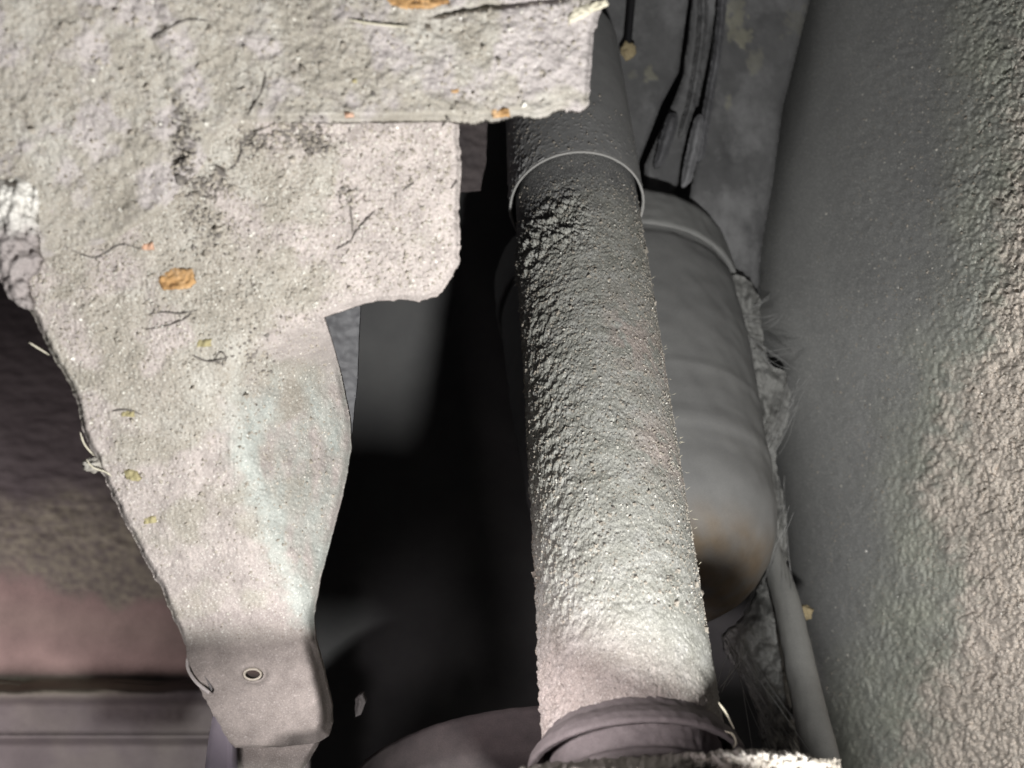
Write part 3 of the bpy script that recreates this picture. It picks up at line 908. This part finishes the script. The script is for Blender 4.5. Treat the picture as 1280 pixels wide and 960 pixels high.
rs = np.random.RandomState(11)
lst = []
anch = [((905, 795, .70), (1000, 945, .68)), ((915, 800, .74), (960, 930, .70)), ((900, 860, .58), (930, 790, .78)), ((925, 790, .76), (1005, 930, .70)),
        ((935, 420, .86), (985, 470, .84)), ((960, 560, .84), (1000, 470, .82)), ((950, 590, .84), (1000, 500, .82)), ((930, 770, .80), (985, 640, .80)),
        ((975, 600, .84), (992, 735, .79)), ((930, 400, .88), (975, 395, .86)), ((935, 440, .87), (990, 440, .85)), ((920, 380, .89), (962, 372, .88))]
for (a, b) in anch:
    for k in range(6):
        p0 = np.array(V(*a)) + rs.normal(0, 0.002, 3)
        p1 = np.array(V(*b)) + rs.normal(0, 0.0045, 3)
        mid = (p0 + p1) / 2 + rs.normal(0, 0.0025, 3) + np.array([0.0, 0, -0.004])
        lst.append((catmull([p0, mid, p1], 8), rs.uniform(0.00010, 0.00024)))
o = tubes("cobweb", lst, M['web'], None, 4, False)
o["kind"] = "stuff"
tag(o, "dusty grey cobweb threads strung in the dark gap right of the shock absorber", "cobweb")

# ------------------------------------------------------------------ axle housing along the bottom edge
axle = empty("axle_housing", "mud crumbed axle housing just showing along the bottom edge under the shock", "axle housing")
def top_depth(x, y, dist):
    z = 0 * x
    h = 0.003 * fbm(np.stack([x / 26, y / 14, z], 1), 4, 3) + 0.003 * fbm(np.stack([x / 7, y / 6, z], 1), 3, 4)
    k = sstep(820, 900, x)
    d = (0.40 + 0.03 * k) + 0.0022 * (1 - k) * np.maximum(968 - y, 0)
    return d - h, {}
sheet("crest", resample(catmull([(640, 978), (680, 962), (720, 958), (790, 952), (850, 948), (905, 945), (930, 943), (970, 944), (1010, 948), (1060, 975), (1060, 1060), (640, 1060)], 4, closed=True), 2.5, 3.2, 6, 9),
      top_depth, 1.6, 0.006, M['lower_crust'], axle)
# unseen bar added below the frame to shade the low parts from the torch
co, f = tube_geo(catmull([np.array(v) for v in ((-0.40, 0.37, -0.166), (-0.2, 0.37, -0.166), (0.0, 0.37, -0.166), (0.06, 0.37, -0.167), (0.10, 0.37, -0.190), (0.125, 0.375, -0.225), (0.13, 0.38, -0.30))], 10), 0.026, 40)
co = co + 0.0012 * fbm(co * 120, 4, 9)[:, None] * np.array([0.2, 0.2, 1])
mesh_np("unseen_shade_bar", co, f, M['lower_crust'], axle)

# torn shreds at the right end of the collar
lst = []
for pl in [[(898, 878, .468), (908, 892, .466), (918, 912, .464)], [(906, 914, .462), (916, 918, .46), (920, 928, .458), (916, 936, .457)]]:
    lst.append((catmull([np.array(V(*p)) for p in pl], 8), 0.0004))
o = tubes("torn_shreds", lst, M['fibre_pale'], shock, 6); o["kind"] = "stuff"


# ------------------------------------------------------------------ loose grit sitting on the surfaces
def crumbs(name, cen, size, mat, parent, seed):
    r_ = np.random.RandomState(seed)
    n = len(cen)
    octa = np.array([(1, 0, 0), (-1, 0, 0), (0, 1, 0), (0, -1, 0), (0, 0, 1), (0, 0, -1)], float)
    fc = np.array([(0, 2, 4), (2, 1, 4), (1, 3, 4), (3, 0, 4), (2, 0, 5), (1, 2, 5), (3, 1, 5), (0, 3, 5)])
    a = r_.normal(size=(n, 3, 3))
    qm, _ = np.linalg.qr(a)
    sc_ = size[:, None, None] * r_.uniform(0.55, 1.25, (n, 6, 1))
    co = cen[:, None] + np.einsum('ij,njk->nik', octa, qm) * sc_
    f = (fc[None] + 6 * np.arange(n)[:, None, None]).reshape(-1, 3)
    o = mesh_np(name, co.reshape(-1, 3), f, mat, parent, smooth=False)
    o["kind"] = "stuff"
    return o


M['grit_pale'] = material("pale_grit", [(0.45, 0.43, 0.38), (0.75, 0.73, 0.68)], 500, bump=0, rough=0.35, spec=0.5)
M['grit_dark'] = material("dark_grit", [(0.10, 0.09, 0.085), (0.24, 0.22, 0.20)], 500, bump=0)
M['grit_mid'] = material("tan_grit", [(0.24, 0.22, 0.19), (0.42, 0.38, 0.33)], 500, bump=0, grain=0.2)
rs = np.random.RandomState(77)
def on_sheet(fn, n, box, test, seed):
    r_ = np.random.RandomState(seed)
    x = r_.uniform(box[0], box[2], n); y = r_.uniform(box[1], box[3], n)
    m = test(x, y); x, y = x[m], y[m]
    d, _ = fn(x, y, np.full(len(x), 60.0))
    return P(x, y, d), x, y
def in_body(x, y):
    p = np.stack([x, y], 1)
    dd, _ = closest(p, body_poly)
    return inside(p, body_poly) & (dd > 9) & ~inside(p, fl_poly) & (y < 800)
def in_fl(x, y):
    p = np.stack([x, y], 1)
    dd, _ = closest(p, fl_poly)
    return inside(p, fl_poly) & (dd > 9)
for mk, n1, n2, n3, s1 in (('grit_pale', 2600, 600, 1300, 0.00036), ('grit_dark', 80, 40, 300, 0.00040), ('grit_mid', 5200, 1500, 3200, 0.00050)):
    c_, x_, y_ = on_sheet(body_depth, n1 * 3, (0, 150, 580, 800), in_body, 5 + n1)
    # denser where the crust is rough, thinner down the smooth web
    k = rs.uniform(size=len(x_)) < np.clip(1.1 - (y_ - 330) / 420, 0.2, 1)
    crumbs("loose_grit", c_[k], s1 * rs.lognormal(0, 0.4, k.sum()), M[mk], bracket, n1)
    c_, x_, y_ = on_sheet(fl_depth, n2 * 2, (0, 0, 750, 330), in_fl, 9 + n2)
    crumbs("loose_grit", c_, s1 * 1.15 * rs.lognormal(0, 0.4, len(c_)), M[mk], bracket, n2)
    c_, x_, y_ = on_sheet(liner_depth, n3 * 2, (1010, 0, 1290, 960), lambda x, y: (rs.uniform(size=len(x)) < sstep(960, 1260, x + 0.12 * (y - 300))), 3 + n3)
    crumbs("loose_grit", c_, s1 * 1.1 * rs.lognormal(0, 0.4, len(c_)), M[mk], liner, n3)
# crumbly dark clusters under the flange and along the trough
cl = []
for (cx, cy, rx, ry, n) in ((375, 168, 34, 12, 260), (398, 182, 14, 10, 120), (318, 178, 16, 16, 110), (232, 196, 14, 60, 300), (270, 232, 22, 12, 120), (265, 285, 26, 34, 160), (318, 450, 26, 40, 120), (435, 240, 12, 16, 60)):
    x = rs.normal(cx, rx * 0.6, n); y = rs.normal(cy, ry * 0.6, n)
    d1 = body_depth(x, y, np.full(n, 60.0))[0]
    infl = inside(np.stack([x, y], 1), fl_poly)
    d2 = fl_depth(x, y, np.full(n, 60.0))[0]
    cl.append(P(x, y, np.where(infl, d2, d1)))
cl = np.concatenate(cl)
crumbs("dark_crumbs", cl, 0.00055 * rs.lognormal(0, 0.5, len(cl)), M['grit_dark'], bracket, 4)
crumbs("pale_crumbs", cl[::2] + rs.normal(0, 0.001, (len(cl[::2]), 3)) * (1, 0.3, 1), 0.0007 * rs.lognormal(0, 0.4, len(cl[::2])), M['grit_mid'], bracket, 5)
# grit on the shock absorber
u_ = np.array([0, -1, 0.0]); u_ = u_ - A * (u_ @ A); u_ /= np.linalg.norm(u_); v_ = np.cross(A, u_)
for mk, n, s1 in (('grit_pale', 2600, 0.00036), ('grit_dark', 1300, 0.00045), ('grit_mid', 6500, 0.00052)):
    T_ = rs.uniform(0.045, LEN - 0.004, n); H_ = rs.uniform(-1.8, 1.8, n)
    k = rs.uniform(size=n) < (0.25 + 0.75 * sstep(LEN, LEN - 0.06, T_))
    T_, H_ = T_[k], H_[k]
    R_ = np.interp(T_, [0, LEN], [0.0405, 0.0418])
    nr = np.cos(H_)[:, None] * u_ + np.sin(H_)[:, None] * v_
    base = PB + T_[:, None] * A
    dr, _ = mud_disp(T_, H_, R_, base + R_[:, None] * nr)
    crumbs("loose_grit", base + (R_ + dr)[:, None] * nr, s1 * rs.lognormal(0, 0.4, len(T_)), M[mk], shock, n)
T_ = rs.uniform(0.0, 0.07, 420) ** 1.0; H_ = rs.normal(-0.6, 0.7, 420)
nr = np.cos(H_)[:, None] * u_ + np.sin(H_)[:, None] * v_
crumbs("loose_grit", PT + T_[:, None] * A + (RT + 0.0001) * nr, 0.00042 * rs.lognormal(0, 0.5, 420), M['grit_mid'], shock, 8)

c_, x_, y_ = on_sheet(top_depth, 3500, (650, 943, 1050, 972), lambda x, y: (y > 949) & (np.random.RandomState(3).uniform(size=len(x)) < sstep(700, 960, x)), 91)
crumbs("loose_grit", c_, 0.00040 * rs.lognormal(0, 0.5, len(c_)), M['grit_mid'], axle, 92)
